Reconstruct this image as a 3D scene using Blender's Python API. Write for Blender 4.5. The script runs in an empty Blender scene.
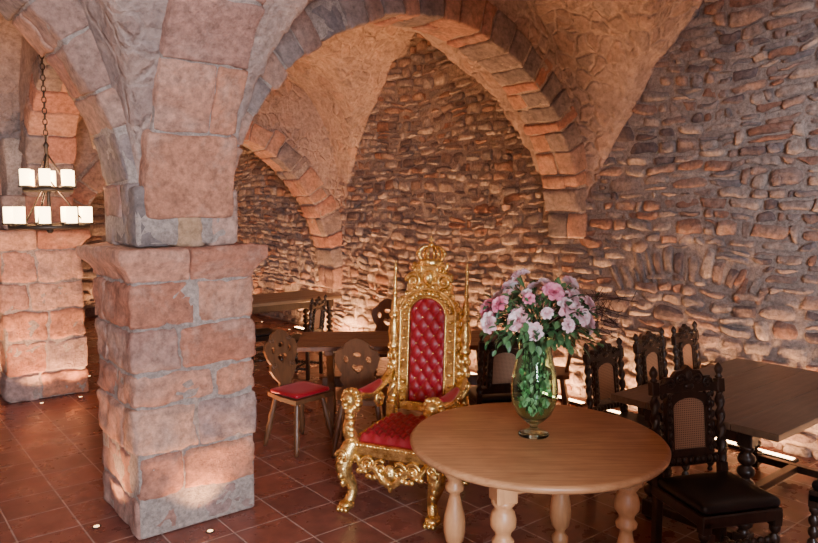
import bpy, bmesh, math, random
from math import sin, cos, pi, radians, sqrt, atan2
from mathutils import Vector, Matrix, noise
rng = random.Random(7)
U = rng.uniform
CA, SA = cos(radians(39)), sin(radians(39))
def R(x, y):            # survey frame -> room frame (room axes follow the masonry)
    return (CA*x+SA*y, -SA*x+CA*y)
YAW = radians(-39)

# ------------------------------------------------------------------ materials
def new_mat(name):
    m = bpy.data.materials.new(name); m.use_nodes = True
    nt = m.node_tree
    return m, nt, nt.nodes['Principled BSDF']
def coords(nt, scale=(1,1,1)):
    tc = nt.nodes.new('ShaderNodeTexCoord'); mp = nt.nodes.new('ShaderNodeMapping')
    mp.inputs['Scale'].default_value = scale
    nt.links.new(tc.outputs['Object'], mp.inputs['Vector'])
    return mp.outputs['Vector']
def nz(nt, vec, scale, detail=6, rough=.6, dist=0):
    n = nt.nodes.new('ShaderNodeTexNoise'); nt.links.new(vec, n.inputs['Vector'])
    n.inputs['Scale'].default_value = scale; n.inputs['Detail'].default_value = detail
    n.inputs['Roughness'].default_value = rough; n.inputs['Distortion'].default_value = dist
    return n.outputs['Fac']
def ramp(nt, fac, stops, interp='LINEAR'):
    r = nt.nodes.new('ShaderNodeValToRGB'); r.color_ramp.interpolation = interp
    e = r.color_ramp.elements
    while len(e) < len(stops): e.new(.5)
    for i, (p, c) in enumerate(stops):
        e[i].position = p; e[i].color = (c[0], c[1], c[2], 1) if isinstance(c, tuple) else (c, c, c, 1)
    nt.links.new(fac, r.inputs['Fac']); return r.outputs['Color']
def mix(nt, a, b, fac, mode='MIX'):
    m = nt.nodes.new('ShaderNodeMix'); m.data_type = 'RGBA'; m.blend_type = mode
    if hasattr(fac, 'is_linked'): nt.links.new(fac, m.inputs[0])
    else: m.inputs[0].default_value = fac
    for i, x in ((6, a), (7, b)):
        if hasattr(x, 'is_linked'): nt.links.new(x, m.inputs[i])
        else: m.inputs[i].default_value = (x[0], x[1], x[2], 1)
    return m.outputs[2]
def bump(nt, bs, h, strength, dist=.02):
    b = nt.nodes.new('ShaderNodeBump'); b.inputs['Strength'].default_value = strength
    b.inputs['Distance'].default_value = dist
    nt.links.new(h, b.inputs['Height']); nt.links.new(b.outputs['Normal'], bs.inputs['Normal'])
def mth(nt, op, a, b):
    m = nt.nodes.new('ShaderNodeMath'); m.operation = op
    for i, x in enumerate((a, b)):
        if hasattr(x, 'is_linked'): nt.links.new(x, m.inputs[i])
        else: m.inputs[i].default_value = x
    return m.outputs[0]
def stone_mat(name, stops, patch=(.5,.36,.3), pf=.5, b=.8, big=2.2, fine=22):
    m, nt, bs = new_mat(name); v = coords(nt)
    g = nt.nodes.new('ShaderNodeNewGeometry')
    c = ramp(nt, g.outputs['Random Per Island'], stops, 'CONSTANT')
    n1 = nz(nt, v, big, 8, .65, .4)
    f = ramp(nt, n1, [(.5, 0.0), (.62, 1.0)])
    c = mix(nt, c, patch, mth(nt, 'MULTIPLY', f, pf))
    n2 = nz(nt, v, fine, 10, .7)
    c = mix(nt, c, ramp(nt, n2, [(.3, .4), (.5, .95), (.7, 1.45)]), .85, 'MULTIPLY')
    n4 = nz(nt, v, big*2.7, 9, .7, .3)
    c = mix(nt, c, ramp(nt, n4, [(.32, .6), (.5, 1.0), (.7, 1.25)]), .6, 'MULTIPLY')
    nt.links.new(c, bs.inputs['Base Color']); bs.inputs['Roughness'].default_value = .92
    n3 = nz(nt, v, fine*1.2, 12, .78)
    bump(nt, bs, n3, b, .04)
    return m
M_block = stone_mat('sandstone_blocks', [(0,(.50,.22,.145)),(.15,(.62,.30,.20)),(.3,(.46,.24,.18)),(.45,(.60,.26,.155)),(.58,(.42,.27,.23)),(.7,(.64,.36,.255)),(.85,(.50,.20,.12))], patch=(.64,.44,.35), pf=.4, b=1)
M_vous = stone_mat('voussoir_stone', [(0,(.46,.21,.15)),(.18,(.28,.21,.195)),(.36,(.50,.26,.18)),(.52,(.24,.19,.185)),(.66,(.52,.27,.185)),(.8,(.32,.235,.21)),(.9,(.40,.23,.175))], patch=(.50,.35,.28), pf=.4, b=1)
M_rubble = stone_mat('rubble_stone', [(0,(.38,.255,.21)),(.12,(.50,.385,.325)),(.25,(.22,.155,.145)),(.38,(.46,.28,.21)),(.5,(.34,.275,.255)),(.62,(.56,.44,.37)),(.72,(.38,.195,.135)),(.82,(.29,.24,.235)),(.91,(.44,.32,.265))], patch=(.48,.37,.32), pf=.45, big=5, fine=30, b=1)
M_grey = stone_mat('grey_stone', [(0,(.20,.155,.14)),(.25,(.34,.25,.22)),(.45,(.42,.25,.14)),(.65,(.17,.14,.13)),(.85,(.46,.27,.2))], patch=(.42,.29,.24), pf=.3)
M_mortar = stone_mat('lime_mortar', [(0,(.50,.39,.33)),(1,(.50,.39,.33))], patch=(.34,.25,.21), pf=.7, big=3, fine=40, b=1)
def plaster():
    m, nt, bs = new_mat('rough_vault_render'); v = coords(nt)
    wv = nt.nodes.new('ShaderNodeVectorMath'); wv.operation='MULTIPLY_ADD'
    nn = nt.nodes.new('ShaderNodeTexNoise'); nt.links.new(v, nn.inputs['Vector']); nn.inputs['Scale'].default_value=4; nn.inputs['Detail'].default_value=5
    nt.links.new(nn.outputs['Color'], wv.inputs[0]); wv.inputs[1].default_value=(.22,.22,.22); nt.links.new(v, wv.inputs[2])
    vo = nt.nodes.new('ShaderNodeTexVoronoi'); nt.links.new(wv.outputs[0], vo.inputs['Vector']); vo.inputs['Scale'].default_value=6.5
    ve = nt.nodes.new('ShaderNodeTexVoronoi'); ve.feature='DISTANCE_TO_EDGE'; nt.links.new(wv.outputs[0], ve.inputs['Vector']); ve.inputs['Scale'].default_value=6.5
    sp = nt.nodes.new('ShaderNodeSeparateColor'); nt.links.new(vo.outputs['Color'], sp.inputs[0])
    st = ramp(nt, sp.outputs[0], [(0,(.34,.20,.16)),(.3,(.46,.32,.27)),(.55,(.26,.19,.175)),(.8,(.50,.29,.21)),(1,(.36,.28,.26))])
    base = mix(nt, (.54,.38,.31), (.38,.27,.23), ramp(nt, nz(nt, v, 1.6, 8, .7), [(.4,0.0),(.6,1.0)]))
    e = ramp(nt, ve.outputs['Distance'], [(.04,0.0),(.16,1.0)])
    msk = mth(nt, 'MULTIPLY', mth(nt, 'MULTIPLY', e, ramp(nt, nz(nt, v, 1.3, 6, .6), [(.40,.15),(.55,1.0)])), .75)
    c = mix(nt, base, st, msk)
    n2 = nz(nt, v, 18, 12, .75)
    c = mix(nt, c, ramp(nt, n2, [(.3,.4),(.5,.95),(.7,1.4)]), .85, 'MULTIPLY')
    nt.links.new(c, bs.inputs['Base Color']); bs.inputs['Roughness'].default_value=.95
    h = mth(nt, 'ADD', mth(nt, 'MULTIPLY', msk, .7), n2); bump(nt, bs, h, 1, .05)
    return m
M_plaster = plaster()

def masonry_mat():
    m, nt, bs = new_mat('masonry_wall'); v = coords(nt, (3.2, 3.2, 6.5))
    vo = nt.nodes.new('ShaderNodeTexVoronoi'); nt.links.new(v, vo.inputs['Vector']); vo.inputs['Scale'].default_value = 1
    ve = nt.nodes.new('ShaderNodeTexVoronoi'); ve.feature = 'DISTANCE_TO_EDGE'; nt.links.new(v, ve.inputs['Vector']); ve.inputs['Scale'].default_value = 1
    sp = nt.nodes.new('ShaderNodeSeparateColor'); nt.links.new(vo.outputs['Color'], sp.inputs[0])
    c = ramp(nt, sp.outputs[0], [(0,(.34,.17,.13)),(.4,(.46,.25,.18)),(.7,(.28,.2,.18)),(1,(.5,.32,.24))])
    e = ramp(nt, ve.outputs['Distance'], [(.02, 0.0), (.09, 1.0)])
    c = mix(nt, (.42,.29,.22), c, e)
    nt.links.new(c, bs.inputs['Base Color']); bs.inputs['Roughness'].default_value = .95
    bump(nt, bs, e, 1, .03); return m
M_masonry = masonry_mat()

def floor_mat():
    m, nt, bs = new_mat('terracotta_tiles'); v = coords(nt)
    b = nt.nodes.new('ShaderNodeTexBrick'); nt.links.new(v, b.inputs['Vector'])
    b.offset = 0; b.squash = 1
    for k, x in (('Scale',1),('Brick Width',.335),('Row Height',.335),('Mortar Size',.005),('Mortar Smooth',.2),('Bias',0)): b.inputs[k].default_value = x
    b.inputs['Color1'].default_value = (.21,.067,.046,1); b.inputs['Color2'].default_value = (.14,.048,.037,1)
    b.inputs['Mortar'].default_value = (.36,.25,.21,1)
    n = nz(nt, v, 9, 8)
    c = mix(nt, b.outputs['Color'], ramp(nt, n, [(.3,.6),(.7,1.35)]), .8, 'MULTIPLY')
    nt.links.new(c, bs.inputs['Base Color'])
    r = ramp(nt, nz(nt, v, 5, 5), [(.3,.20),(.7,.42)])
    nt.links.new(r, bs.inputs['Roughness'])
    bump(nt, bs, mth(nt, 'SUBTRACT', 1.0, b.outputs['Fac']), .6, .006)
    return m
M_floor = floor_mat()
def wood(name, c1, c2, rough=.4, scale=(3,40,40), b=.15):
    m, nt, bs = new_mat(name); v = coords(nt, scale)
    n = nz(nt, v, 1, 8, .65, .6)
    c = ramp(nt, n, [(.3, c1), (.7, c2)])
    v2 = coords(nt); c = mix(nt, c, ramp(nt, nz(nt, v2, 4, 4), [(.3,.75),(.7,1.2)]), .6, 'MULTIPLY')
    nt.links.new(c, bs.inputs['Base Color']); bs.inputs['Roughness'].default_value = rough
    bump(nt, bs, n, b, .004); return m
M_oak = wood('light_oak', (.38,.16,.065), (.60,.31,.14), .4)
M_oakv = wood('light_oak_turned', (.46,.20,.085), (.66,.34,.15), .4, (25,25,3))
M_dark = wood('dark_carved_wood', (.016,.009,.006), (.05,.026,.016), .3, (20,20,4))
M_mid = wood('brown_wood', (.075,.03,.013), (.15,.062,.025), .4, (25,25,4))
M_tbl = wood('walnut_table_top', (.12,.075,.045), (.21,.14,.085), .36, (3,30,30))
def simple(name, col, rough=.5, metal=0, **k):
    m, nt, bs = new_mat(name)
    bs.inputs['Base Color'].default_value = (*col, 1); bs.inputs['Roughness'].default_value = rough
    bs.inputs['Metallic'].default_value = metal
    for a, b in k.items(): bs.inputs[a.replace('_', ' ')].default_value = b
    return m
def goldm():
    m, nt, bs = new_mat('gilded_carving'); v = coords(nt)
    n = nz(nt, v, 60, 4); c = ramp(nt, nz(nt, v, 25, 4), [(.3,(.42,.23,.05)),(.6,(1,.68,.24))])
    nt.links.new(c, bs.inputs['Base Color']); bs.inputs['Metallic'].default_value = .9; bs.inputs['Roughness'].default_value = .27
    bump(nt, bs, n, .5, .006); return m
M_gold = goldm()
M_velvet = simple('red_velvet', (.29,.004,.014), .45, 0, Sheen_Weight=.25, Sheen_Roughness=.4)
M_velvet.node_tree.nodes['Principled BSDF'].inputs['Sheen Tint'].default_value = (1,.3,.3,1)
M_leather = simple('black_leather', (.012,.01,.01), .35)
def canem():
    m, nt, bs = new_mat('woven_cane'); v = coords(nt, (1,1,1))
    outs = []
    for d in ('X', 'Z'):
        w = nt.nodes.new('ShaderNodeTexWave'); w.bands_direction = d; w.inputs['Scale'].default_value = 28
        nt.links.new(v, w.inputs['Vector']); outs.append(w.outputs['Fac'])
    c = ramp(nt, mth(nt, 'MAXIMUM', outs[0], outs[1]), [(.35,(.10,.055,.03)),(.6,(.46,.28,.17))])
    nt.links.new(c, bs.inputs['Base Color']); bs.inputs['Roughness'].default_value = .6; return m
M_cane = canem()
M_glass = simple('green_glass', (.68,.95,.78), .02, 0, Transmission_Weight=1.0, IOR=1.3)
def leafm(name, a, b):
    m, nt, bs = new_mat(name); g = nt.nodes.new('ShaderNodeNewGeometry')
    nt.links.new(ramp(nt, g.outputs['Random Per Island'], [(0,a),(1,b)]), bs.inputs['Base Color'])
    bs.inputs['Roughness'].default_value = .5; return m
M_leaf = leafm('leaf_green', (.02,.09,.03), (.12,.26,.10))
M_lime = leafm('vase_greens', (.12,.45,.14), (.75,.92,.65))
M_petal = leafm('pink_petals', (.90,.50,.56), (.97,.86,.85))
M_petal2 = leafm('deep_pink_petals', (.80,.22,.36), (.92,.42,.52))
M_twig = simple('twig', (.06,.025,.02), .7)
M_iron = simple('wrought_iron', (.05,.035,.025), .5, .6)
def emis(name, col, st):
    m, nt, bs = new_mat(name)
    bs.inputs['Base Color'].default_value = (*col, 1)
    bs.inputs['Emission Color'].default_value = (*col, 1); bs.inputs['Emission Strength'].default_value = st
    return m
M_candle = emis('lit_candle_wax', (1,.70,.36), 12)
M_lens = emis('uplight_lens', (1,.60,.28), 5)

# ------------------------------------------------------------------ mesh builder
class MB:
    def __init__(s): s.v=[]; s.f=[]; s.m=[]; s.s=[]; s.M=Matrix.Identity(4)
    def add(s, vs, fs, mat=0, smooth=True, M=None):
        T = s.M @ M if M is not None else s.M
        o = len(s.v); s.v += [tuple(T @ Vector(p)) for p in vs]
        for f in fs: s.f.append(tuple(i+o for i in f)); s.m.append(mat); s.s.append(smooth)
    def obj(s, name, mats, loc=(0,0,0), rz=0, recalc=True, sc=1):
        me = bpy.data.meshes.new(name); me.from_pydata(s.v, [], s.f)
        for m in mats: me.materials.append(m)
        me.polygons.foreach_set('material_index', s.m); me.polygons.foreach_set('use_smooth', s.s)
        if recalc:
            bm = bmesh.new(); bm.from_mesh(me); bmesh.ops.recalc_face_normals(bm, faces=bm.faces); bm.to_mesh(me); bm.free()
        me.update()
        o = bpy.data.objects.new(name, me); bpy.context.collection.objects.link(o)
        o.location = loc; o.rotation_euler = (0,0,rz); o.scale = (sc,sc,sc); return o
    def lathe(s, prof, seg=20, mat=0, M=None, tw=None, smooth=True):
        vs=[]; fs=[]; n=len(prof)
        for r, z in prof:
            for j in range(seg):
                th = 2*pi*j/seg; rr = r*(tw(th, z) if tw else 1)
                vs.append((rr*cos(th), rr*sin(th), z))
        for i in range(n-1):
            for j in range(seg):
                k=(j+1)%seg; fs.append((i*seg+j, i*seg+k, (i+1)*seg+k, (i+1)*seg+j))
        if prof[0][0] > 1e-3: fs.append(tuple(range(seg))[::-1])
        if prof[-1][0] > 1e-3: fs.append(tuple(range((n-1)*seg, n*seg)))
        s.add(vs, fs, mat, smooth, M)
    def box(s, c, d, b=.004, mat=0, M=None):
        h=[x/2 for x in d]; b=min(b, *[x*.9 for x in h]); vs=[]; idx={}
        for sx in (-1,1):
            for sy in (-1,1):
                for sz in (-1,1):
                    for a in range(3):
                        p=[]
                        for i, sg in enumerate((sx,sy,sz)): p.append(c[i]+sg*(h[i]-(0 if i==a else b)))
                        idx[(sx,sy,sz,a)]=len(vs); vs.append(tuple(p))
        fs=[]
        def key(vals,a): return idx[(vals[0],vals[1],vals[2],a)]
        for a in range(3):
            o=[i for i in range(3) if i!=a]
            for sg in (-1,1):
                q=[]
                for p,r in ((-1,-1),(1,-1),(1,1),(-1,1)):
                    w=[0,0,0]; w[a]=sg; w[o[0]]=p; w[o[1]]=r; q.append(key(w,a))
                fs.append(tuple(q))
        for a,bb,cc in ((0,1,2),(1,2,0),(2,0,1)):
            for sa in (-1,1):
                for sb in (-1,1):
                    w1=[0,0,0]; w1[a]=sa; w1[bb]=sb; w1[cc]=-1; w2=list(w1); w2[cc]=1
                    fs.append((key(w1,a),key(w2,a),key(w2,bb),key(w1,bb)))
        for sx in (-1,1):
            for sy in (-1,1):
                for sz in (-1,1): fs.append(tuple(key((sx,sy,sz),a) for a in range(3)))
        s.add(vs, fs, mat, False, M)
    def tube(s, pts, rad, seg=8, mat=0, M=None):
        pts=[Vector(p) for p in pts]; n=len(pts)
        if not isinstance(rad,(list,tuple)): rad=[rad]*n
        vs=[]; fs=[]; prev=None
        for i,p in enumerate(pts):
            t=(pts[min(i+1,n-1)]-pts[max(i-1,0)])
            if t.length<1e-9: t=Vector((0,0,1))
            t.normalize()
            if prev is None:
                a=Vector((0,0,1)) if abs(t.z)<.9 else Vector((1,0,0)); x=t.cross(a).normalized()
            else:
                x=(prev-t*prev.dot(t)); x = x.normalized() if x.length>1e-6 else t.orthogonal().normalized()
            prev=x; y=t.cross(x); r=rad[i] if i<len(rad) else rad[-1]
            for j in range(seg):
                th=2*pi*j/seg; vs.append(tuple(p+(x*cos(th)+y*sin(th))*r))
        for i in range(n-1):
            for j in range(seg):
                k=(j+1)%seg; fs.append((i*seg+j,i*seg+k,(i+1)*seg+k,(i+1)*seg+j))
        fs.append(tuple(range(seg))[::-1]); fs.append(tuple(range((n-1)*seg,n*seg)))
        s.add(vs,fs,mat,True,M)
    def ell(s, c, r, mat=0, M=None, seg=12, rings=8):
        vs=[]; fs=[]
        for i in range(rings+1):
            ph=pi*i/rings
            for j in range(seg):
                th=2*pi*j/seg; vs.append((c[0]+r[0]*sin(ph)*cos(th)+(1e-6*j if i in(0,rings) else 0), c[1]+r[1]*sin(ph)*sin(th), c[2]-r[2]*cos(ph)))
        for i in range(rings):
            for j in range(seg):
                k=(j+1)%seg; fs.append((i*seg+j,i*seg+k,(i+1)*seg+k,(i+1)*seg+j))
        s.add(vs,fs,mat,True,M)
    def extr(s, outer, holes, y0, y1, mat=0, M=None):
        bm=bmesh.new(); loops=[]
        for lp in [outer]+holes:
            vv=[bm.verts.new((p[0],0,p[1])) for p in lp]; loops.append(vv)
            for i in range(len(vv)): bm.edges.new((vv[i],vv[(i+1)%len(vv)]))
        bmesh.ops.triangle_fill(bm, use_beauty=True, edges=bm.edges[:], normal=(0,1,0))
        bm.verts.index_update(); n=len(bm.verts)
        tri=[tuple(v.index for v in f.verts) for f in bm.faces]
        co=[(v.co.x,v.co.z) for v in bm.verts]; lidx=[[v.index for v in l] for l in loops]; bm.free()
        vs=[(x,y0,z) for x,z in co]+[(x,y1,z) for x,z in co]
        fs=tri+[tuple(i+n for i in f[::-1]) for f in tri]
        for l in lidx:
            for i in range(len(l)):
                a,b=l[i],l[(i+1)%len(l)]; fs.append((a,b,b+n,a+n))
        s.add(vs,fs,mat,False,M)
    def block(s, f, A, B, C, r=.015, cell=.06, amp=.008, mat=0, fr=5):
        lo=(A[0],B[0],C[0]); hi=(A[1],B[1],C[1]); dim=[hi[i]-lo[i] for i in range(3)]
        n=[max(3,int(round(d/cell))+2) for d in dim]
        def ticks(i):
            m=n[i]-2; rr=min(r,dim[i]*.4)
            return [lo[i], lo[i]+rr]+[lo[i]+rr+(dim[i]-2*rr)*k/m for k in range(1,m)]+[hi[i]-rr,hi[i]]
        T=[ticks(i) for i in range(3)]; n=[len(t)-1 for t in T]
        idx={}; vs=[]
        def vid(i,j,k):
            key=(i,j,k)
            if key in idx: return idx[key]
            p=[T[0][i],T[1][j],T[2][k]]; e=(i in(0,n[0]))+(j in(0,n[1]))+(k in(0,n[2]))
            if e>1:
                q=.3 if e==2 else .45
                for a,(ii) in enumerate((i,j,k)):
                    if ii==0: p[a]+=r*q
                    elif ii==n[a]: p[a]-=r*q
            w=Vector(f(*p)); w+=noise.noise_vector(w*fr)*amp+noise.noise_vector(w*fr*3.7)*amp*.5
            idx[key]=len(vs); vs.append(w); return idx[key]
        fs=[]
        for a in range(3):
            b,c=[x for x in range(3) if x!=a]
            for side in (0,n[a]):
                for i in range(n[b]):
                    for j in range(n[c]):
                        q=[]
                        for (x,y) in ((i,j),(i+1,j),(i+1,j+1),(i,j+1)):
                            w=[0,0,0]; w[a]=side; w[b]=x; w[c]=y; q.append(vid(*w))
                        fs.append(tuple(q) if (side==0)==(a==1) else tuple(q[::-1]))
        s.add(vs,fs,mat,True)

def cat(pts, n=6):
    P=[Vector(p) for p in pts]; out=[]
    for i in range(len(P)-1):
        a=P[max(i-1,0)]; b=P[i]; c=P[i+1]; d=P[min(i+2,len(P)-1)]
        for k in range(n):
            t=k/n; out.append(.5*((2*b)+(c-a)*t+(2*a-5*b+4*c-d)*t*t+(3*b-a-3*c+d)*t**3))
    out.append(P[-1]); return out
def lerp_r(rs, n):
    out=[]
    for i in range(n):
        x=i/(n-1)*(len(rs)-1); k=min(int(x),len(rs)-2); out.append(rs[k]+(rs[k+1]-rs[k])*(x-k))
    return out

# ------------------------------------------------------------------ room shell
S0,S1,T0,T1 = -2.9,5.6,-3.6,12.6
mb=MB(); mb.add([(S0-.3,T0-.3,0),(S1+.3,T0-.3,0),(S1+.3,T1+.3,0),(S0-.3,T1+.3,0),(S0-.3,T0-.3,-.1),(S1+.3,T0-.3,-.1),(S1+.3,T1+.3,-.1),(S0-.3,T1+.3,-.1)],
   [(0,1,2,3),(7,6,5,4),(0,4,5,1),(1,5,6,2),(2,6,7,3),(3,7,4,0)],0,False)
mb.obj('floor',[M_floor])

ZS=1.72
def prof(x,a,b,H,n,p):
    q=abs((x-(a+b)/2)/((b-a)/2)); return H*max(0,1-q**n)**p if q<1 else 0
def zA(s):
    if s<1.33: return prof(s,S0,1.33,2.1,3,.5)
    if s>1.83: return prof(s,1.83,S1,2.08,3,.5)
    return 0
def zB(t):
    for a,b in ((T0,-.25),(.25,4.17),(4.6,8.4),(8.9,T1)):
        if a<t<b: return prof(t,a,b,2.35,1.6,.8)
    return 0
def zc(s,t): return ZS+max(zA(s),zB(t))
def vault():
    st=.045; ns=int((S1-S0)/st)+1; nt_=int((T1-T0)/st)+1; vs=[]; fs=[]
    for i in range(ns+1):
        for j in range(nt_+1):
            s=S0+(S1-S0)*i/ns; t=T0+(T1-T0)*j/nt_
            p=Vector((s,t,zc(s,t))); q=noise.noise_vector(p*1.6)*.06+noise.noise_vector(p*5)*.05+noise.noise_vector(p*11)*.03
            vs.append((s,t,p.z+q.z))
    for i in range(ns):
        for j in range(nt_):
            a=i*(nt_+1)+j; fs.append((a,a+1,a+nt_+2,a+nt_+1))
    m=MB(); m.add(vs,fs,0,True); m.obj('ceiling',[M_plaster],recalc=False)
vault()

def stone(m, q, mapf, d, mat=0):
    nx,ny=7,6; vs=[]; fs=[]; tx,ty=U(-.5,.5),U(-.5,.5); sd=Vector((U(0,90),U(0,90),U(0,90))); cr=U(.06,.26)
    tk=lambda n:[-1,-.86]+[-.86+1.72*k/(n-3) for k in range(1,n-3)]+[.86,1]
    X=tk(nx); Y=tk(ny)
    for y in Y:
        for x in X:
            xx=x*(1-cr*y*y); yy=y*(1-cr*x*x); u=(xx+1)/2; v=(yy+1)/2
            px=(q[0][0]*(1-u)+q[1][0]*u)*(1-v)+(q[3][0]*(1-u)+q[2][0]*u)*v
            py=(q[0][1]*(1-u)+q[1][1]*u)*(1-v)+(q[3][1]*(1-u)+q[2][1]*u)*v
            e=max(abs(x),abs(y)); h=-.02 if e>=.99 else d*(1-.12*(x*x+y*y)/2)*(1+tx*x*.6+ty*y*.6)
            nn=noise.noise_vector(Vector((px,py,0))*11+sd)
            if e<.99: h+=nn.z*.016
            vs.append(mapf(px+nn.x*.024,py+nn.y*.024,h))
    w=len(X)
    for j in range(len(Y)-1):
        for i in range(w-1): a=j*w+i; fs.append((a,a+1,a+w+1,a+w))
    m.add(vs,fs,mat,True)
def rubble(m,u0,u1,v0,v1,mapf,skip=None,rh=(.055,.165),ww=(.06,.32),gap=.02):
    v=v0; k=0
    def off(k,u): return .09*noise.noise(Vector((u*.8,v0+k*.16,1.3)))+.035*noise.noise(Vector((u*3,k*1.7,5)))
    while v<v1:
        h=U(*rh); u=u0
        while u<u1:
            w=U(*ww)*(.7+h*3); w=min(w,.42)
            parts=[(0,1)]
            if h>.10 and rng.random()<.4: f=U(.35,.65); parts=[(0,f),(f,1)]
            for f0,f1 in parts:
                a=v+h*f0; b=v+h*f1
                o0=lambda x:off(k,x)*(1-f0)+off(k+1,x)*f0
                o1=lambda x:off(k,x)*(1-f1)+off(k+1,x)*f1
                g=gap*U(.3,1.6)/2
                J=lambda s_=.022:U(-s_,s_)
                q=[[u+g+J(),a+g+o0(u)+J(.013)],[u+w-g+J(),a+g+o0(u+w)+J(.013)],[u+w-g+J(),b-g+o1(u+w)+J(.013)],[u+g+J(),b-g+o1(u)+J(.013)]]
                cu=u+w/2; cv=(a+b)/2
                if not(skip and skip(cu,cv)): stone(m,q,mapf,U(.008,.042))
            u+=w
        v+=h; k+=1
def wallgrid(m,axis,pos,u0,u1,z1,mat,st=.12,amp=.012,sg=-1):
    nu=int((u1-u0)/st); nv=int(z1/st); vs=[]; fs=[]
    for i in range(nu+1):
        for j in range(nv+1):
            u=u0+(u1-u0)*i/nu; z=z1*j/nv
            n=sg*(noise.noise(Vector((u,z,pos))*2.2)*amp+noise.noise(Vector((u,z,pos))*7)*amp*.7)
            vs.append((pos+n,u,z) if axis=='s' else (u,pos+n,z))
    for i in range(nu):
        for j in range(nv): a=i*(nv+1)+j; fs.append((a,a+1,a+nv+2,a+nv+1))
    m.add(vs,fs,mat,True)
# right wall
mb=MB(); mapR=lambda u,v,h:(S1+.0-h,u,v)
RC=(3.15,.06)
def skipR(u,v):
    r=sqrt((u-RC[0])**2+(v-RC[1])**2); a=atan2(u-RC[0],v-RC[1])
    return 1.22<r<1.5 and abs(a)<.55
rubble(mb,-.6,T1,0.0,4.15,mapR,skipR)
a=-.56
while a<.54:
    da=U(.04,.10); g=.006; r0=1.20+U(-.06,.06); r1=1.46+U(-.08,.06)
    q=[]
    for aa,r in ((a+g,r0),(a+da-g+U(-.015,.015),r0),(a+da-g,r1),(a+g+U(-.015,.015),r1)): q.append([RC[0]+r*sin(aa),RC[1]+r*cos(aa)])
    stone(mb,q,mapR,U(.006,.024)); a+=da
wallgrid(mb,'s',S1+.004,-.6,T1,4.3,1,.05,.024)
wallgrid(mb,'s',S1+.004,T0,-.6,4.3,2)
mb.add([(S1+.04,T0,0),(S1+.3,T0,0),(S1+.3,T1,0),(S1+.04,T1,0),(S1+.04,T0,4.3),(S1+.3,T0,4.3),(S1+.3,T1,4.3),(S1+.04,T1,4.3)],[(0,1,5,4),(1,2,6,5),(2,3,7,6),(3,0,4,7),(4,5,6,7)],1,False)
mb.obj('wall_right',[M_rubble,M_mortar,M_masonry],recalc=False)
mb=MB(); rubble(mb,-1.0,S1,0,4.1,lambda u,v,h:(u,T1-h,v),None,(.12,.22),(.2,.4)); wallgrid(mb,'t',T1+.004,S0,S1,4.3,1); mb.obj('wall_back',[M_rubble,M_mortar],recalc=False)
mb=MB(); wallgrid(mb,'s',S0,T0,T1,4.3,0); mb.obj('wall_left',[M_masonry],recalc=False)
mb=MB(); wallgrid(mb,'t',T0,S0,S1,4.3,0); mb.obj('wall_front',[M_masonry],recalc=False)

# pillars
ident=lambda a,b,c:(a,b,c)
def pillar(name,cs,ct,hs,ht,top,upper,n=6,ptop=2.0):
    m=MB(); z=0; hts=[U(.8,1.2) for _ in range(n)]; tt=sum(hts); g=.007
    capb=top-.19
    for k,h in enumerate(hts):
        h=h/tt*capb; z1=z+h; sx=U(-.35,.35)*hs if k%2 else U(-.5,.1)*hs; j=.016
        e=[U(-j,j) for _ in range(4)]
        for (a0,a1) in ((cs-hs+e[0],cs+sx),(cs+sx,cs+hs+e[1])):
            ty=U(-.4,.4)*ht
            if ht>.5:
                cuts=[ct-ht,ct-ht*.5+U(-.1,.1),ct+U(-.1,.1),ct+ht*.5+U(-.1,.1),ct+ht]
            elif rng.random()<.55: cuts=[ct-ht+e[2],ct+ty,ct+ht+e[3]]
            else: cuts=[ct-ht+e[2],ct+ht+e[3]]
            for b0,b1 in zip(cuts[:-1],cuts[1:]):
                m.block(ident,(a0+g,a1-g),(b0+g,b1-g),(z+g,z1-g),.02,.035,.022,0,7)
        z=z1
    ov=.075
    for (a0,a1) in ((-1,-.1),(-.1,1)):
        def fcap(a,b,c):
            k=(c-capb)/(top-capb); kk=0.0 if k<.3 else min(1,(k-.3)/.35); e=1+ (ov*kk**.8)/hs
            e2=1+(ov*kk**.8)/ht
            return (cs+a*hs*e, ct+b*ht*e2, c)
        m.block(fcap,(a0+.008,a1-.008),(-1,1),(capb,top),.03,.06,.014,0,8)
    m.box((cs,ct,(top-.02)/2),(2*hs-.035,2*ht-.035,top-.03),.01,2)
    hu=hs-.055; hv=ht-.055
    zz=ptop-top
    xs=[-hu,-hu*.3,hu*.35,hu]; ys=[-hv,-hv*.4,hv*.3,hv]
    for i in range(3):
        for jj in range(3):
            if i==1 and jj==1: continue
            m.block(ident,(cs+xs[i]+.012,cs+xs[i+1]-.012),(ct+ys[jj]+.012,ct+ys[jj+1]-.012),(top+.005,ptop+U(-.02,.02)),.025,.05,.014,1)
    m.box((cs,ct,(top+ptop)/2),(2*hu-.03,2*hv-.03,zz-.03),.01,2)
    m.block(ident,(cs-hu*.75,cs+hu*.75),(ct-hv*.75,ct+hv*.75),(ptop-.05,ptop+.55),.03,.1,.02,2)
    m.obj(name,[M_block,M_grey,M_mortar],recalc=False)
PC=(1.572,4.27)
pillar('stone_pillar',PC[0],PC[1],.37,.37,1.66,True)
pillar('stone_pillar.001',1.50,8.2,.37,.7,1.66,True,5)
pillar('stone_pillar.002',1.572,-.35,.37,.37,1.66,True)

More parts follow.
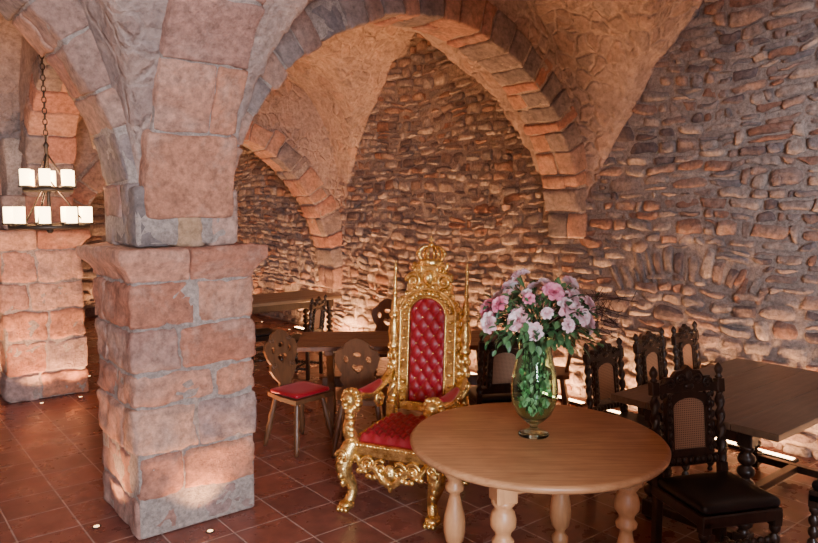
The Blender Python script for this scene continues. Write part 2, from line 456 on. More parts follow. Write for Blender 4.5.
def arch(name,axis,p0,p1,w0,w1,zs,H,ring=.3,nv=17,a0=0,a1=pi,split=.45,mats=None):
    m=MB(); c=(p0+p1)/2; Rr=(p1-p0)/2
    def f(phi,b,w):
        x=c-Rr*cos(phi); z=zs+H*sin(phi)
        nx=-cos(phi)*H; nz_=sin(phi)*Rr; l=sqrt(nx*nx+nz_*nz_) or 1
        x+=nx/l*b; z+=nz_/l*b
        return (x,w,z) if axis=='s' else (w,x,z)
    def g(a,b,w): return f(a/Rr,b,w)
    ph=a0; wts=[U(.6,1.4) for _ in range(nv)]; tot=sum(wts)
    for k,wt in enumerate(wts):
        d=(a1-a0)*wt/tot; ph1=ph+d
        ro=ring+U(-.06,.05)
        sp=(w0+w1)/2+U(-.09,.09)
        segs=((w0,sp),(sp,w1)) if rng.random()<split else ((w0,w1),)
        for ww0,ww1 in segs:
            m.block(g,((ph)*Rr+.008,ph1*Rr-.008),(U(-.014,.014),ro),(ww0+U(-.018,.018)+.004,ww1+U(-.018,.018)-.004),.018,.055,.015,0,8)
        ph=ph1
    m.block(g,(a0*Rr,a1*Rr),(.018,ring-.02),(w0+.02,w1-.02),.01,.15,.003,1)
    n=28; vs=[]; fs=[]
    for i in range(n+1):
        phi=a0+(a1-a0)*i/n; pa=f(phi,ring-.08,0); xx=pa[0] if axis=='s' else pa[1]; zz=pa[2]
        for w in (w0+.03,w1-.03):
            for z in (zz,4.3): vs.append((xx,w,z) if axis=='s' else (w,xx,z))
    for i in range(n):
        a=i*4
        fs+=[(a,a+4,a+5,a+1),(a+2,a+3,a+7,a+6)]
    m.add(vs,fs,2,False)
    m.obj(name,[mats or M_vous,M_mortar,M_plaster],recalc=False)
arch('stone_arch','s',1.88,5.5,4.17,4.6,1.58,1.76,.27,30)
arch('stone_arch.001','s',S0,1.27,4.05,4.52,ZS+.1,1.72,.3,24)
arch('stone_arch.002','t',.1,3.95,1.33,1.83,ZS+.1,1.7,.3,15,mats=M_block)
arch('stone_arch.003','t',4.6,7.55,1.38,1.8,ZS,1.4,.26,17)
arch('stone_arch.004','s',1.9,5.45,8.42,8.86,.7,2.1,.3,26)
arch('stone_arch.005','t',8.85,T1,1.38,1.8,ZS,1.6,.28,20)
arch('stone_arch.006','s',1.9,5.62,-.45,-.02,ZS,1.62,.29,22)
arch('stone_arch.007','s',S0,1.25,8.0,8.5,ZS,1.7,.3,22)

# ------------------------------------------------------------------ round table
def turned(m,x,y,z0,z1,r,mat,seg=20,style=0,M=None):
    h=z1-z0
    if style==0:   # heavy baluster
        P=[(.55,0),(.75,.02),(.78,.06),(.5,.09),(.45,.12),(.8,.16),(.98,.24),(1,.30),(.9,.38),(.62,.48),(.5,.53),(.48,.56),(.8,.58),(.85,.61),(.6,.64),(.62,.67),(.95,.71),(1.0,.76),(.85,.81),(.62,.84),(.9,.87),(.9,.9)]
        P=[(a,b/.9) for a,b in P]
    elif style==1: # bobbin
        P=[(.6,0),(.8,.03),(.6,.06)]
        for k in range(6):
            b=.08+k*.14; P+=[(.5,b),(.95,b+.035),(1.05,b+.07),(.95,b+.105),(.5,b+.135)]
        P+=[(.8,.95),(.9,1)]
    T=Matrix.Translation((x,y,0))
    m.lathe([(r*a,z0+h*b) for a,b in P],seg,mat,(M@T) if M is not None else T)
m=MB(); RT=.63
m.lathe([(0.0001,.712),(RT-.03,.712),(RT-.008,.716),(RT,.726),(RT+.002,.738),(RT-.006,.748),(RT-.02,.752),(0.0001,.752)],96,0)
legs=[(-.22,-.40),(.40,-.22),(.22,.40),(-.40,.22)]
for x,y in legs:
    turned(m,x*.98,y*.98,0,.60,.06,1)
    ang=atan2(y,x)
    m.box((0,0,.65),(.10,.10,.125),.006,1,Matrix.Translation((x*.98,y*.98,0))@Matrix.Rotation(ang+pi/4,4,'Z'))
for i in range(4):
    a=Vector((*legs[i],0))*.98; b=Vector((*legs[(i+1)%4],0))*.98; c=(a+b)/2; d=b-a
    m.box((0,0,.665),(d.length-.08,.028,.095),.004,1,Matrix.Translation((c.x,c.y,0))@Matrix.Rotation(atan2(d.y,d.x),4,'Z'))
TX,TY=.636,3.40
m.obj('round_table',[M_oak,M_oakv],(*R(TX,TY),0),YAW)

# ------------------------------------------------------------------ vase and bouquet
vz=.754; vx,vy=.625,3.42
vase_e=bpy.data.objects.new('vase_of_flowers',None); bpy.context.collection.objects.link(vase_e); vase_e.location=(*R(vx,vy),vz); vase_e.empty_display_size=.1
m=MB()
outer=[(.0001,0),(.074,0),(.078,.006),(.07,.014),(.03,.028),(.018,.042),(.022,.055),(.05,.075),(.085,.11),(.108,.16),(.117,.21),(.116,.26),(.106,.32),(.092,.38),(.082,.43),(.084,.47),(.098,.51),(.112,.53)]
inner=[(.108,.53),(.094,.508),(.079,.47),(.077,.43),(.087,.38),(.101,.32),(.111,.26),(.112,.21),(.103,.16),(.08,.113),(.046,.082),(.0001,.07)]
m.lathe(outer+inner,48,0)
m.obj('glass_vase',[M_glass]).parent=vase_e
def leaf(m,p,d,L,W,mat,curl=.25):
    d=Vector(d).normalized(); sd=d.cross(Vector((U(-.4,.4),U(-.4,.4),1))); 
    if sd.length<1e-3: sd=Vector((1,0,0))
    sd.normalize(); up=sd.cross(d); p=Vector(p); vs=[]; fs=[]
    prof_=[(0,.05),(.25,.8),(.5,1),(.78,.65),(1,.03)]
    for a,w in prof_:
        c=p+d*L*a-up*curl*L*a*a
        vs+=[c-sd*W*w+up*W*w*.35,c,c+sd*W*w+up*W*w*.35]
    for i in range(4):
        b=i*3; fs+=[(b,b+1,b+4,b+3),(b+1,b+2,b+5,b+4)]
    m.add(vs,fs,mat,True)
def rose(m,c,ax,rad,mat):
    ax=Vector(ax).normalized(); q=ax.to_track_quat('Z','Y').to_matrix().to_4x4(); T=Matrix.Translation(c)@q
    for ring,(n,el,L) in enumerate(((4,82,.55),(5,68,.72),(6,50,.88),(7,28,1.0),(8,8,1.05))):
        for k in range(n):
            a=2*pi*(k+U(-.15,.15))/n+ring*.7; e=radians(el+U(-12,12)); vs=[]; fs=[]
            for j in range(5):
                v=j/4
                for i in range(5):
                    u=i/2-1; w=rad*.5*sin(pi*(.12+.72*v))*(1 if ring>0 else .8)
                    out=rad*L*(v*cos(e)+.18*v*v)+rad*.04; up=rad*L*(v*sin(e)-.22*v**3)+.45*w*u*u
                    vs.append(((out*cos(a)-w*u*sin(a)),(out*sin(a)+w*u*cos(a)),up))
            for j in range(4):
                for i in range(4): b=j*5+i; fs.append((b,b+1,b+6,b+5))
            m.add(vs,fs,mat,True,T)
m=MB(); ctr=Vector((0.02,0,.57))
mouth=Vector((0,0,.5)); tips=[]
for k in range(34):
    th=k*2.399; zf=1-(k+.5)/34*1.1; rr=sqrt(max(0,1-zf*zf)); 
    d=Vector((rr*cos(th),rr*sin(th),zf*.85+.05)); ln=U(.72,1.12)
    tip=ctr+Vector((d.x*.27,d.y*.27,d.z*.245))*ln
    tips.append((tip,d))
    rose(m,tip,d+Vector((U(-.3,.3),U(-.3,.3),.15)),U(.036,.050) if k%4 else U(.022,.03),2 if k%5==2 else 1)
for tip,d in tips:
    a=Vector((U(-.03,.03),U(-.03,.03),.12)); b=Vector((U(-.05,.05),U(-.05,.05),.48))
    m.tube(cat([a,b,tip*.6+b*.4+Vector((0,0,.02)),tip]),.0028,5,0)
for k in range(480):
    th=U(0,2*pi); zf=U(-.6,.9); rr=sqrt(1-zf*zf); d=Vector((rr*cos(th),rr*sin(th),zf)); q=U(.45,1.06)
    p=ctr+Vector((d.x*.26,d.y*.26,d.z*.21))*q
    leaf(m,p,d+Vector((U(-.6,.6),U(-.6,.6),U(-.7,.3))),U(.035,.065),U(.010,.018),0)
for k in range(34):
    th=U(0,2*pi); d=Vector((cos(th),sin(th),U(-.3,.6))); p0=ctr+d*.12; p1=ctr+d*U(.27,.34)
    m.tube(cat([mouth,p0,p1]),.0018,4,3)
    for j in range(7):
        p=p0.lerp(p1,U(.3,1)); leaf(m,p,d+Vector((U(-1,1),U(-1,1),U(-.8,.6))),U(.02,.045),U(.006,.011),0)
xr=Vector((CA,-SA,0))
for k in range(14):
    e=ctr+xr*U(.32,.46)+Vector((U(-.05,.05),U(-.05,.05),U(-.14,.18))); mid=ctr+xr*.2+Vector((0,0,U(-.04,.12)))
    c=cat([mouth,mid,e]); m.tube(c,lerp_r([.0035,.0018],len(c)),4,3)
    for j in range(6):
        p=mid.lerp(e,U(.3,1)); m.tube([p,p+Vector((U(-.04,.05),U(-.04,.04),U(-.02,.06)))],.0016,4,3)
def vr(z):
    for (r0,z0),(r1,z1) in zip(outer[6:-1],outer[7:]):
        if z0<=z<=z1: return r0+(r1-r0)*(z-z0)/(z1-z0)
    return .05
for k in range(320):
    z=U(.11,.45); th=U(0,2*pi); t=Vector((-sin(th)*U(-1,1)*.6,cos(th)*U(-1,1)*.6,U(.4,1)))
    L=U(.03,.055); r=max(.01,(vr(z)-.024)*sqrt(U(.1,1))-.010)
    leaf(m,(r*cos(th),r*sin(th),z-.02),t,L*.8,U(.006,.014),4,.05)
m.obj('flower_bouquet',[M_leaf,M_petal,M_petal2,M_twig,M_lime],recalc=False).parent=vase_e

# ------------------------------------------------------------------ throne
def spiral(m,c,r0,turns,th,mat,sx=1,sz=1,st=0,plane='xz',n=26):
    pts=[];rad=[]
    for i in range(n+1):
        f=i/n; a=st+turns*2*pi*f; r=r0*(1-f*.85)
        x=r*cos(a)*sx; z=r*sin(a)*sz
        p=(c[0]+x,c[1],c[2]+z) if plane=='xz' else (c[0],c[1]+x,c[2]+z)
        pts.append(p); rad.append(th*(1-.5*f))
    m.tube(pts,rad,7,mat); m.ell(pts[-1],(th*1.3,)*3,mat)
def tuft(m,hw,z0,z1,arch_h,M,mat,btn,H=.035,px=.075,pz=.1,nu=36,nv=60):
    vs=[];fs=[]
    def half(z):
        if arch_h==0 or z<z1-arch_h: return hw
        q=(z-(z1-arch_h))/arch_h; return hw*sqrt(max(0.0004,1-q*q))
    for j in range(nv+1):
        z=z0+(z1-z0)*j/nv; h=half(z)
        for i in range(nu+1):
            u=i/nu*2-1; x=u*h
            a=abs(sin(pi*(x/px+z/pz))); b=abs(sin(pi*(x/px-z/pz)))
            ed=min(1,(1-abs(u))*h/.02,(z-z0)/.02,(z1-z)/.02 if arch_h==0 else 1); ed=max(0,ed)**.5
            vs.append((x,-(H*(.35+.65*(a*b)**.4))*ed,z))
    for j in range(nv):
        for i in range(nu): a=j*(nu+1)+i; fs.append((a,a+1,a+nu+2,a+nu+1))
    m.add(vs,fs,mat,True,M)
    for p in range(-40,60):
        for q in range(-40,60):
            x=(p+q)/2*px; z=(p-q)/2*pz
            if z0+.03<z<z1-.03 and abs(x)<half(z)-.02: m.ell((x,-H*.42,z),(.008,.007,.008),btn,M,8,5)
m=MB()
for sx in (-1,1):
    c=cat([(sx*.27,-.27,.42),(sx*.30,-.31,.34),(sx*.31,-.325,.25),(sx*.27,-.29,.13),(sx*.285,-.31,.05)])
    m.tube(c,lerp_r([.055,.06,.052,.032,.036],len(c)),12,0)
    m.ell((sx*.29,-.33,.035),(.05,.062,.035),0)
    for k in (-1,0,1): m.ell((sx*.29+k*.026,-.38,.022),(.016,.028,.022),0)
    for k in range(5): m.ell((sx*(.30+.012*(k%2)),-.35-.006*(k%2),.36-.045*k),(.034-.004*k,.03,.03),0)
    spiral(m,(sx*.30,-.365,.35),.045,1.6,.013,0,sx)
    c=cat([(sx*.25,.27,.42),(sx*.265,.29,.3),(sx*.25,.27,.15),(sx*.265,.32,.02)])
    m.tube(c,lerp_r([.04,.042,.028,.034],len(c)),10,0)
    m.ell((sx*.265,.32,.03),(.04,.045,.03),0)
m.box((0,-.28,.385),(.52,.05,.085),.012,0); m.box((0,.27,.385),(.5,.05,.085),.012,0)
for sx in (-1,1): m.box((sx*.265,0,.385),(.05,.54,.085),.012,0)
for k in range(22):
    x=-.25+.5*k/21; m.ell((x,-.31,.42),(.013,.012,.013),0,None,8,5); 
    for sx in (-1,1): m.ell((sx*.295,-.26+.52*k/21,.42),(.012,.013,.013),0,None,8,5)
def apron(w,place):
    mm=MB()
    for sx in (-1,1):
        c=cat([(sx*w,0,.35),(sx*w*.75,-.01,.27),(sx*w*.45,-.015,.29),(sx*w*.2,-.02,.22),(0,-.025,.2)]); mm.tube(c,lerp_r([.02,.028,.022,.026,.02],len(c)),8)
        spiral(mm,(sx*w*.62,-.02,.305),.05,1.7,.014,0,sx); spiral(mm,(sx*w*.28,-.02,.285),.055,1.6,.015,0,-sx,1,1)
        for k in range(7):
            f=k/6; mm.ell((sx*w*(.85-.8*f),-.03,.26-.05*f+.012*sin(k*2)),(.026,.014,.018),0,Matrix.Identity(4),8,6)
    mm.ell((0,-.02,.27),(.045,.03,.055)); mm.ell((0,-.035,.27),(.022,.02,.03)); 
    for a in range(7):
        th=pi*(.0+a/6)+pi; mm.ell((.05*cos(th),-.02,.235+.045*sin(th)),(.018,.014,.022))
    mm.ell((0,-.02,.175),(.016,.014,.03))
    m.add(mm.v,mm.f,0,True,place)
apron(.24,Matrix.Translation((0,-.29,0)))
for sg in (-1,1): apron(.21,Matrix.Translation((sg*.275,0,0))@Matrix.Rotation(sg*pi/2,4,'Z'))
Ms=Matrix.Translation((0,0,.43))@Matrix.Rotation(-pi/2,4,'X')
tuft(m,.235,-.26,.25,0,Ms,1,0,.06,.085,.085,44,44)
m.box((0,0,.42),(.49,.52,.03),.012,1)
for sx in (-1,1):
    X=sx*.275
    c=cat([(X,-.25,.42),(X+sx*.02,-.29,.5),(X+sx*.012,-.27,.58),(X,-.29,.66)]); m.tube(c,lerp_r([.048,.04,.036,.045],len(c)),10)
    m.ell((X,-.31,.70),(.048,.05,.052)); m.ell((X,-.355,.685),(.027,.032,.025)); m.ell((X,-.38,.692),(.012,.01,.009))
    m.ell((X,-.362,.664),(.02,.022,.01))
    for e in (-1,1): m.ell((X+e*.022,-.35,.712),(.009,.008,.008)); m.ell((X+e*.038,-.30,.745),(.013,.01,.016))
    for k in range(12):
        th=2*pi*k/12; m.ell((X+.052*cos(th),-.285,.695+.056*sin(th)),(.021,.028,.021),0,None,8,6)
        m.ell((X+.045*cos(th+.26),-.262,.68+.06*sin(th+.26)),(.02,.03,.026),0,None,8,6)
    for k in range(5): m.ell((X,-.318+.004*k,.63-.04*k),(.034,.022,.026),0,None,8,6)
    spiral(m,(X+sx*.03,-.27,.5),.05,1.6,.014,0,1,1,0,'yz')
    c=cat([(X,-.27,.705),(X,-.15,.69),(X,0,.665),(X,.14,.69),(X-sx*.01,.28,.75)]); m.tube(c,lerp_r([.036,.028,.028,.028,.034],len(c)),10)
    c=cat([(X,-.18,.715),(X,-.03,.70),(X,.12,.715)]); m.tube(c,lerp_r([.02,.032,.02],len(c)),10,1)
    spiral(m,(X,.12,.60),.06,1.6,.015,0,1,1,2,'yz')
    for k in range(9): m.ell((X+sx*.028,-.22+.05*k,.675+.003*(k-4)**2*.6-.01),(.012,.025,.013),0,None,8,6)
B=Matrix.Translation((0,.28,.42))@Matrix.Rotation(radians(-4),4,'X')@Matrix.Translation((0,0,-.42)); m.M=B
for sx in (-1,1):
    X=sx*.262
    m.box((X,0,.47),(.07,.07,.13),.01,0)
    pr=[(.036,.53),(.04,.55),(.028,.57)]; m.lathe(pr,16,0,Matrix.Translation((X,0,0)))
    pr=[(.030+.004*sin((z-.57)*20),z) for z in [.57+.01*i for i in range(34)]]
    m.lathe(pr,16,0,Matrix.Translation((X,0,0)),lambda th,z:1+.22*cos(2*th-z*55))
    for z in (.7,.78,.86):
        for k in range(8):
            th=k*pi/4; m.ell((X+.034*cos(th),.034*sin(th),z),(.014,.014,.026),0,None,8,6)
    pr=[(.028,.9),(.044,.92),(.044,.935),(.03,.95),(.035,.98),(.042,1.02),(.036,1.08),(.024,1.12),(.036,1.135),(.036,1.15),(.02,1.165),(.026,1.19),(.02,1.24),(.012,1.28),(.02,1.29),(.012,1.31),(.013,1.36),(.009,1.44),(.015,1.455),(.011,1.475),(.0001,1.53)]
    m.lathe(pr,16,0,Matrix.Translation((X,0,0)))
    for k in range(6): 
        m.ell((X-sx*.035,0,.6+.11*k),(.018,.018,.03),0,None,8,6)
        spiral(m,(X-sx*.045,-.01,.64+.11*k),.028,1.3,.008,0,-sx,1,0,'xz',14)
def archpts(hw,z0,z1,ah,n=18):
    P=[(-hw,z0),(-hw,z1-ah)]+[(-hw*cos(pi*i/n),z1-ah+ah*sin(pi*i/n)) for i in range(1,n)]+[(hw,z1-ah),(hw,z0)]
    return P
m.extr(archpts(.205,.50,1.33,.16),[archpts(.132,.56,1.27,.12)],-.035,.03,0)
m.extr(archpts(.14,.55,1.28,.12),[],0.005,.032,0)
tuft(m,.134,.555,1.275,.12,Matrix.Translation((0,-.004,0)),1,0,.036,.085,.12,36,70)
for P_,r,dy in ((archpts(.135,.56,1.28,.13,24),.009,-.04),(archpts(.2,.5,1.335,.165,24),.013,-.034)):
    m.tube([(p.x,dy,p.y) for p in cat([(a,b,0) for a,b in P_],4)],r,8,0)
L=[p for p in cat([(a,b,0) for a,b in archpts(.168,.53,1.305,.145,12)],10)]
acc=0; last=L[0]; kk=0
for p in L:
    acc+=(p-last).length; last=p
    if acc>.03:
        acc=0; kk+=1; m.ell((p.x,-.045,p.y),(.02 if kk%2 else .013,.016,.017 if kk%2 else .013),0,None,8,6)
L=[p for p in cat([(a,b,0) for a,b in archpts(.214,.6,1.345,.165,12)],12)]
acc=0; last=L[0]; kk=0
for p in L:
    acc+=(p-last).length; last=p
    if acc>.055:
        acc=0; kk+=1; m.ell((p.x,-.01,p.y),(.02,.018,.028),0,None,8,6); spiral(m,(p.x,-.03,p.y),.026,1.3,.008,0,1 if p.x<0 else -1,1,0,'xz',12)
crest=[(-.15,1.30),(-.165,1.36),(-.12,1.40),(-.13,1.45),(-.085,1.47),(-.09,1.52),(.09,1.52),(.085,1.47),(.13,1.45),(.12,1.40),(.165,1.36),(.15,1.30)]
m.extr(crest,[],-.02,.025,0)
for sx in (-1,1):
    spiral(m,(sx*.11,-.03,1.385),.055,1.8,.016,0,sx); spiral(m,(sx*.055,-.03,1.345),.04,1.6,.013,0,-sx); spiral(m,(sx*.085,-.025,1.465),.04,1.6,.012,0,sx)
    m.ell((sx*.15,0,1.41),(.018,.018,.035)); m.ell((sx*.12,0,1.49),(.015,.015,.03))
m.ell((0,-.035,1.41),(.042,.03,.055)); m.ell((0,-.06,1.41),(.022,.014,.032))
m.lathe([(.075,1.495),(.085,1.505),(.08,1.53),(.07,1.54)],20,0)
for k in range(8):
    th=k*pi/4; c=cat([(.078*cos(th),.05*sin(th),1.53),(.1*cos(th),.06*sin(th),1.58),(.06*cos(th),.04*sin(th),1.62),(0,0,1.625)]); m.tube(c,.009,6,0)
    m.ell((.098*cos(th),.06*sin(th),1.575),(.014,.013,.02))
m.ell((0,0,1.635),(.02,.02,.018)); m.box((0,0,1.665),(.012,.012,.06),.002,0); m.box((0,0,1.668),(.04,.012,.012),.002,0)
m.M=Matrix.Identity(4)
yt=atan2(-.4,.92)
fc=Vector((-.105,4.165)); ctrx=fc+Vector((.4,.92))*.28
m.obj('throne',[M_gold,M_velvet],(*R(ctrx.x+.0,ctrx.y),0),YAW+yt)

# ------------------------------------------------------------------ carved dark dining chairs
def heart(cx,cz,s,n=28):
    P=[]
    for i in range(n):
        t=2*pi*i/n; P.append((cx+s*16*sin(t)**3/16,cz+s*(13*cos(t)-5*cos(2*t)-2*cos(3*t)-cos(4*t))/16))
    return P
def dining_chair():
    m=MB(); tw=lambda th,z:1+.28*cos(th*2-z*85)
    for sx in (-1,1):
        turned(m,sx*.195,-.185,0,.43,.026,0,14,1)
        m.box((sx*.195,-.185,.41),(.05,.05,.07),.004,0); m.box((sx*.195,-.185,.14),(.046,.046,.05),.004,0)
        m.box((sx*.195,.185,.24),(.042,.042,.48),.004,0)
        m.tube([(sx*.195,-.185,.14),(sx*.195,.185,.14)],.014,8,0)
        for k in range(7): m.ell((sx*.195,-.14+.047*k,.14),(.02,.02,.02),0,None,10,6)
    m.tube([(-.195,0,.14),(.195,0,.14)],.014,8,0)
    for k in range(7): m.ell((-.14+.047*k,0,.14),(.02,.02,.02),0,None,10,6)
    for k in range(9): m.ell((-.16+.04*k,-.185,.30),(.022,.016,.026),0,None,10,6)
    m.tube([(-.195,-.185,.30),(.195,-.185,.30)],.012,8,0)
    m.box((0,0,.435),(.44,.42,.06),.006,0)
    m.block(ident,(-.215,.215),(-.205,.175),(.462,.515),.022,.06,.002,1)
    m.M=Matrix.Translation((0,.19,.46))@Matrix.Rotation(radians(-7),4,'X')@Matrix.Translation((0,0,-.46))
    for sx in (-1,1):
        X=sx*.195
        m.box((X,0,.50),(.044,.044,.10),.004,0)
        m.lathe([(.021,.55+.01*i) for i in range(38)],16,0,Matrix.Translation((X,0,0)),tw)
        m.box((X,0,.955),(.044,.044,.07),.004,0)
        m.lathe([(.012,.985),(.022,1.0),(.012,1.01),(.021,1.025),(.023,1.04),(.014,1.06),(.0001,1.075)],14,0,Matrix.Translation((X,0,0)))
    m.box((0,0,.575),(.36,.025,.05),.004,0)
    for k in range(9): m.ell((-.15+.0375*k,-.014,.575),(.017,.01,.02),0,None,8,6)
    m.extr(archpts(.135,.60,.935,.05,10),[archpts(.095,.635,.90,.05,10)],-.016,.016,0)
    m.extr(archpts(.098,.63,.905,.05,10),[],-.003,.003,2)
    for sx in (-1,1):
        for k in range(8): m.ell((sx*.117,-.018,.63+.04*k),(.013,.009,.018),0,None,8,5); m.ell((sx*.117,.018,.63+.04*k),(.013,.009,.018),0,None,8,5)
        for k in range(6): m.ell((sx*.15,0,.64+.055*k),(.012,.01,.022),0,None,8,5)
    cr=[(-.175,.93),(-.18,.97),(-.14,.98),(-.13,1.01),(-.09,1.01),(-.07,1.04),(-.03,1.045),(0,1.07),(.03,1.045),(.07,1.04),(.09,1.01),(.13,1.01),(.14,.98),(.18,.97),(.175,.93)]
    m.extr(cr,[],-.015,.015,0)
    for y in (-.018,.018):
        for sx in (-1,1):
            spiral(m,(sx*.11,y,.975),.03,1.5,.008,0,sx,1,0,'xz',14); spiral(m,(sx*.05,y,.995),.03,1.5,.008,0,-sx,1,0,'xz',14)
        m.ell((0,y,1.015),(.022,.012,.03)); m.ell((0,y,.96),(.03,.01,.018))
    return m
dc=dining_chair()
def put(mbx,name,mats,x,y,face,sc=1):
    yaw=atan2(face[1],face[0])+pi/2+YAW
    return mbx.obj(name,mats,(*R(x,y),0),yaw,False,sc)
def put_room(mbx,name,mats,s,t,yaw,sc=1): return mbx.obj(name,mats,(s,t,0),yaw,False,sc)
DM=[M_dark,M_leather,M_cane]
put(dc,'dining_chair',DM,1.52,3.36,(.25,-1),1.0)
for i,s in enumerate((4.0,4.58,5.08)): put_room(dc,'dining_chair.%03d'%(i+1),DM,s,2.60,radians(U(-5,5)),.92)
put_room(dc,'dining_chair.004',DM,3.95,1.18,pi,1.0)
put(dc,'dining_chair.005',DM,.66,5.30,(-.2,1),.92)
# ------------------------------------------------------------------ board chairs
def board_chair(cush=True):
    m=MB()
    m.extr([(-.16,-.0),(-.2,.2),(-.2,.4),(.2,.4),(.2,.2),(.16,0)],[],0,.035,0,Matrix.Translation((0,.2,.41))@Matrix.Rotation(pi/2,4,'X'))
    if cush: m.block(ident,(-.18,.18),(-.18,.15),(.448,.485),.018,.06,.003,1)
    for sx in (-1,1):
        for sy in (-1,1):
            a=Vector((sx*.2,sy*.2,0)); b=Vector((sx*.13,sy*.13,.42)); pts=[a.lerp(b,k/10) for k in range(11)]
            m.tube(pts,[.014,.017,.021,.024,.026,.02,.027,.02,.022,.02,.018],10,0)
    m.M=Matrix.Translation((0,.17,.44))@Matrix.Rotation(radians(-10),4,'X')
    half=[(.05,0),(.055,.06),(.10,.11),(.135,.17),(.12,.22),(.15,.27),(.17,.34),(.15,.40),(.10,.42),(.085,.46),(.04,.49),(0,.50)]
    P=[(x,z) for x,z in half]+[(-x,z) for x,z in half[-2::-1]]
    m.extr(P,[heart(0,.26,.045)[::-1],[(.03*cos(a)*1+.0,.37+.022*sin(a)) for a in [2*pi*i/12 for i in range(12)]],
        [(.085+.02*cos(2*pi*i/10),.33+.03*sin(2*pi*i/10)) for i in range(10)],[(-.085+.02*cos(2*pi*i/10),.33+.03*sin(2*pi*i/10)) for i in range(10)]],-.014,.014,0)
    for sx in (-1,1): spiral(m,(sx*.09,-.016,.2),.03,1.5,.006,0,sx,1,0,'xz',14); spiral(m,(sx*.09,-.016,.41),.028,1.5,.006,0,sx,1,0,'xz',14)
    return m
bc=board_chair(True); bc2=board_chair(False); BM=[M_mid,M_velvet]
put(bc,'board_chair',BM,-.87,5.42,(.75,-.65),.97)
put(bc2,'board_chair.001',BM,-.36,5.32,(.1,1),1.0)
put(bc2,'board_chair.002',BM,1.22,6.1,(-.9,.2),1.0)
put(bc2,'board_chair.003',BM,-.2,6.98,(.1,-1),1.0)
put(dc,'dining_chair.006',DM,-1.75,8.1,(.8,.5),.85)
put(dc,'dining_chair.007',DM,-1.2,7.7,(-.9,.3),.85)
# ------------------------------------------------------------------ long tables
def long_table(L,W,H,mats,name,loc,yaw,trestle,ins=.1):
    m=MB(); n=4
    for k in range(n): m.box((0,-W/2+W*(k+.5)/n,H-.02),(L,W/n-.003,.04),.004,0)
    if trestle:
        for sx in (-1,1):
            X=sx*(L/2-.28)
            for sg in (-1,1): m.box((0,0,0),(.06,.055,sqrt(.5**2+(H-.06)**2)),.006,1,Matrix.Translation((X,0,(H-.04)/2))@Matrix.Rotation(sg*atan2(.44,H-.06),4,'X'))
            m.box((X,0,H-.065),(.08,W*.85,.05),.006,1)
        m.box((0,0,(H-.04)/2),(L-.4,.05,.09),.006,1)
    else:
        for sx in (-1,1):
            for sy in (-1,1):
                x,y=sx*(L/2-.14),sy*(W/2-ins)
                turned(m,x,y,.1,H-.14,.045,1,18,1); m.box((x,y,H-.09),(.085,.085,.11),.006,1); m.box((x,y,.07),(.085,.085,.1),.006,1); m.lathe([(.03,0),(.042,.012),(.03,.022)],14,1,Matrix.Translation((x,y,0)))
            m.box((sx*(L/2-.14),0,H-.09),(.03,W-2*ins,.09),.004,1); m.box((sx*(L/2-.14),0,.075),(.05,W-2*ins,.05),.004,1)
        for sy in (-1,1): m.box((0,sy*(W/2-ins),H-.09),(L-.35,.03,.09),.004,1)
        m.box((0,0,.075),(L-.3,.06,.045),.004,1)
    m.obj(name,mats,loc,yaw,False)
long_table(1.62,1.0,.75,[M_tbl,M_dark],'dining_table',(3.60+.81,1.99,0),0,False,.22)
long_table(1.9,.72,.73,[M_mid,M_mid],'trestle_table',(*R(-.02,6.12),0),YAW+radians(3),True)
long_table(1.6,.8,.72,[M_tbl,M_dark],'dining_table.001',(*R(-1.75,8.95),0),YAW+radians(39),False)

# ------------------------------------------------------------------ chandeliers
def chandelier(name,x,y,z,zt):
    m=MB()
    for r,zz,n in ((.25,z,9),(.15,z+.26,6)):
        m.lathe([(r-.012,zz-.015),(r+.012,zz-.015),(r+.012,zz+.015),(r-.012,zz+.015),(r-.012,zz-.015)],48,0)
        for k in range(n):
            th=2*pi*k/n+.2; T=Matrix.Translation((r*cos(th),r*sin(th),0))
            m.lathe([(.045,zz+.015),(.05,zz+.025),(.02,zz+.028)],16,0,T)
            m.lathe([(.036,zz+.028),(.037,zz+.135),(.033,zz+.14),(.02,zz+.135)],16,1,T)
        for k in range(3):
            th=2*pi*k/3; m.tube([(r*cos(th),r*sin(th),zz),(0,0,zz+.34 if r>.2 else zz+.26)],.006,6,0)
            m.tube([(r*cos(th),r*sin(th),zz),(-r*cos(th),-r*sin(th),zz)],.006,6,0)
    m.lathe([(.012,z-.05),(.025,z-.03),(.012,z),(.012,z+.55),(.02,z+.57),(.006,z+.6)],12,0)
    zz=z+.6; k=0
    while zz<zt-.02:
        c=[(.014*cos(a) if k%2 else 0,.0 if k%2 else .014*cos(a),zz+.02+.024*sin(a)) for a in [2*pi*i/10 for i in range(11)]]
        m.tube(c,.004,5,0); zz+=.038; k+=1
    m.lathe([(.05,zt-.05),(.055,zt+.05)],16,0)
    m.obj(name,[M_iron,M_candle],(x,y,0),0,False)
cs,ct_=R(-2.56,5.0)
chandelier('candle_chandelier',cs,ct_,1.75,zc(cs,ct_))
chandelier('added_fill_chandelier',-.8,2.1,2.35,zc(-.8,2.1))  # made-up chandelier out of view, added for extra warm fill

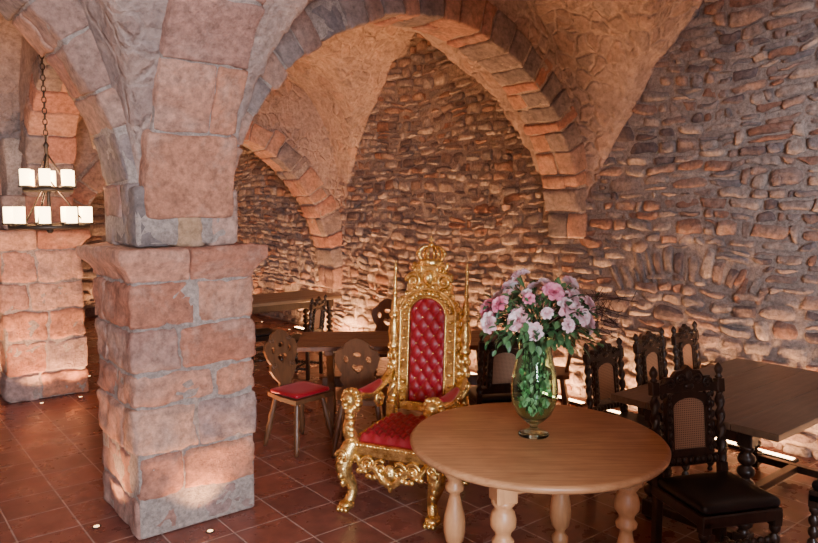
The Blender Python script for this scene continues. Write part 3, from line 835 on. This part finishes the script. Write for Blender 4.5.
# ------------------------------------------------------------------ lights
def lamp(kind,name,loc,power,col,rot=(0,0,0),size=.1,sizey=None,spot=None):
    l=bpy.data.lights.new(name,kind); l.energy=power; l.color=col
    if kind=='AREA':
        l.size=size
        if sizey: l.shape='RECTANGLE'; l.size_y=sizey
    elif kind=='SPOT': l.spot_size=radians(spot); l.spot_blend=.8; l.shadow_soft_size=size
    else: l.shadow_soft_size=size
    o=bpy.data.objects.new(name,l); o.location=loc; o.rotation_euler=rot; bpy.context.collection.objects.link(o); return o
WARM=(1,.49,.22); WARM2=(1,.52,.24)
ups=[]
for dx,dy in ((-.5,0),(.5,0),(0,-.48),(0,.5)): ups.append((PC[0]+dx,PC[1]+dy,36,-dx,-dy,110))
for dx,dy in ((-.5,-.2),(-.1,-.85),(.25,-.85),(.55,0),(-.5,.4)): ups.append((1.50+dx,8.2+dy,55,-dx*.5,-dy*.5,110))
for t in (9.4,10.3,11.2,12.0): ups.append((5.25,t,60,.1,0,130))
for s in (2.3,3.4,4.5): ups.append((s,12.3,60,0,.1,130))
for s,t in ((2.25,5.1),(2.25,7.6),(5.0,5.2),(5.0,7.7)): ups.append((s,t,115,-.6 if s>4 else .6,0,140))
for s,t in ((.2,6.2),(.9,7.0),(.6,9.6),(2.2,10.5)): ups.append((s,t,150,0,0,140))
m=MB()
for s,t,p,tx,ty,ang in ups:
    T=Matrix.Translation((s,t,0)); m.lathe([(.026,0),(.026,.004),(.019,.005)],18,0,T); m.lathe([(.0001,.0055),(.017,.0055),(.017,.003)],18,1,T)
    d=Vector((tx*.12,ty*.12,1)).normalized(); q=d.to_track_quat('-Z','Y').to_euler()
    lamp('SPOT','uplight_lamp',(s,t,.03),p,WARM,q,.03,None,ang)
m.obj('floor_uplights',[M_iron,M_lens],recalc=False)
m=MB()
t=.2
while t<9.2:
    L=.72
    m.box((5.39,t+L/2,.012),(.09,L,.024),.004,0); m.box((5.39,t+L/2,.026),(.05,L-.04,.006),.002,1)
    lamp('AREA','wall_wash_lamp',(5.39,t+L/2,.035),30,WARM,Vector((.35,0,1)).to_track_quat('-Z','X').to_euler(),.05,L*.8) 
    t+=.95
M_strip=emis('wall_wash_diffuser',(1,.62,.3),20)
m.obj('wall_wash_strip',[M_iron,M_strip],recalc=False)
m=MB(); wx=-.6  # made-up window-shaped panel behind the camera, added for cool fill
m.box((wx,T0+.06,2.25),(2.5,.08,1.3),.01,1)
for x in (-1.25,0,1.25): m.box((wx+x,T0+.12,2.25),(.07,.08,1.4),.01,0)
for z in (1.6,2.25,2.9): m.box((wx,T0+.12,z),(2.55,.08,.07),.01,0)
m.obj('added_fill_panel',[M_mid,emis('fill_glow_pane',(.75,.82,1),2)],recalc=False)  # glowing pane belongs to the added fill panel
lamp('AREA','cool_fill_light',(wx,T0+.3,2.25),1100,(.82,.88,1),Vector((.25,1,-.04)).to_track_quat('-Z','Z').to_euler(),2.4,1.3)  # added cool fill lamp in front of the made-up panel
lamp('POINT','chandelier_glow',(cs,ct_,2.0),110,WARM2,size=.15)
lamp('POINT','added_fill_glow',(-.8,2.1,2.6),80,(1,.82,.66),size=.2)  # fill lamp for the added out-of-view chandelier
w=bpy.data.worlds.new('World'); bpy.context.scene.world=w; w.use_nodes=True
w.node_tree.nodes['Background'].inputs[0].default_value=(.5,.4,.38,1); w.node_tree.nodes['Background'].inputs[1].default_value=.3

# ------------------------------------------------------------------ camera
cd=bpy.data.cameras.new('camera'); cd.sensor_width=36; cd.lens=36*700/818; cd.clip_start=.05
co=bpy.data.objects.new('camera',cd); co.location=(0,0,1.9); co.rotation_euler=(radians(90-5.4),0,radians(-39))
bpy.context.collection.objects.link(co); bpy.context.scene.camera=co
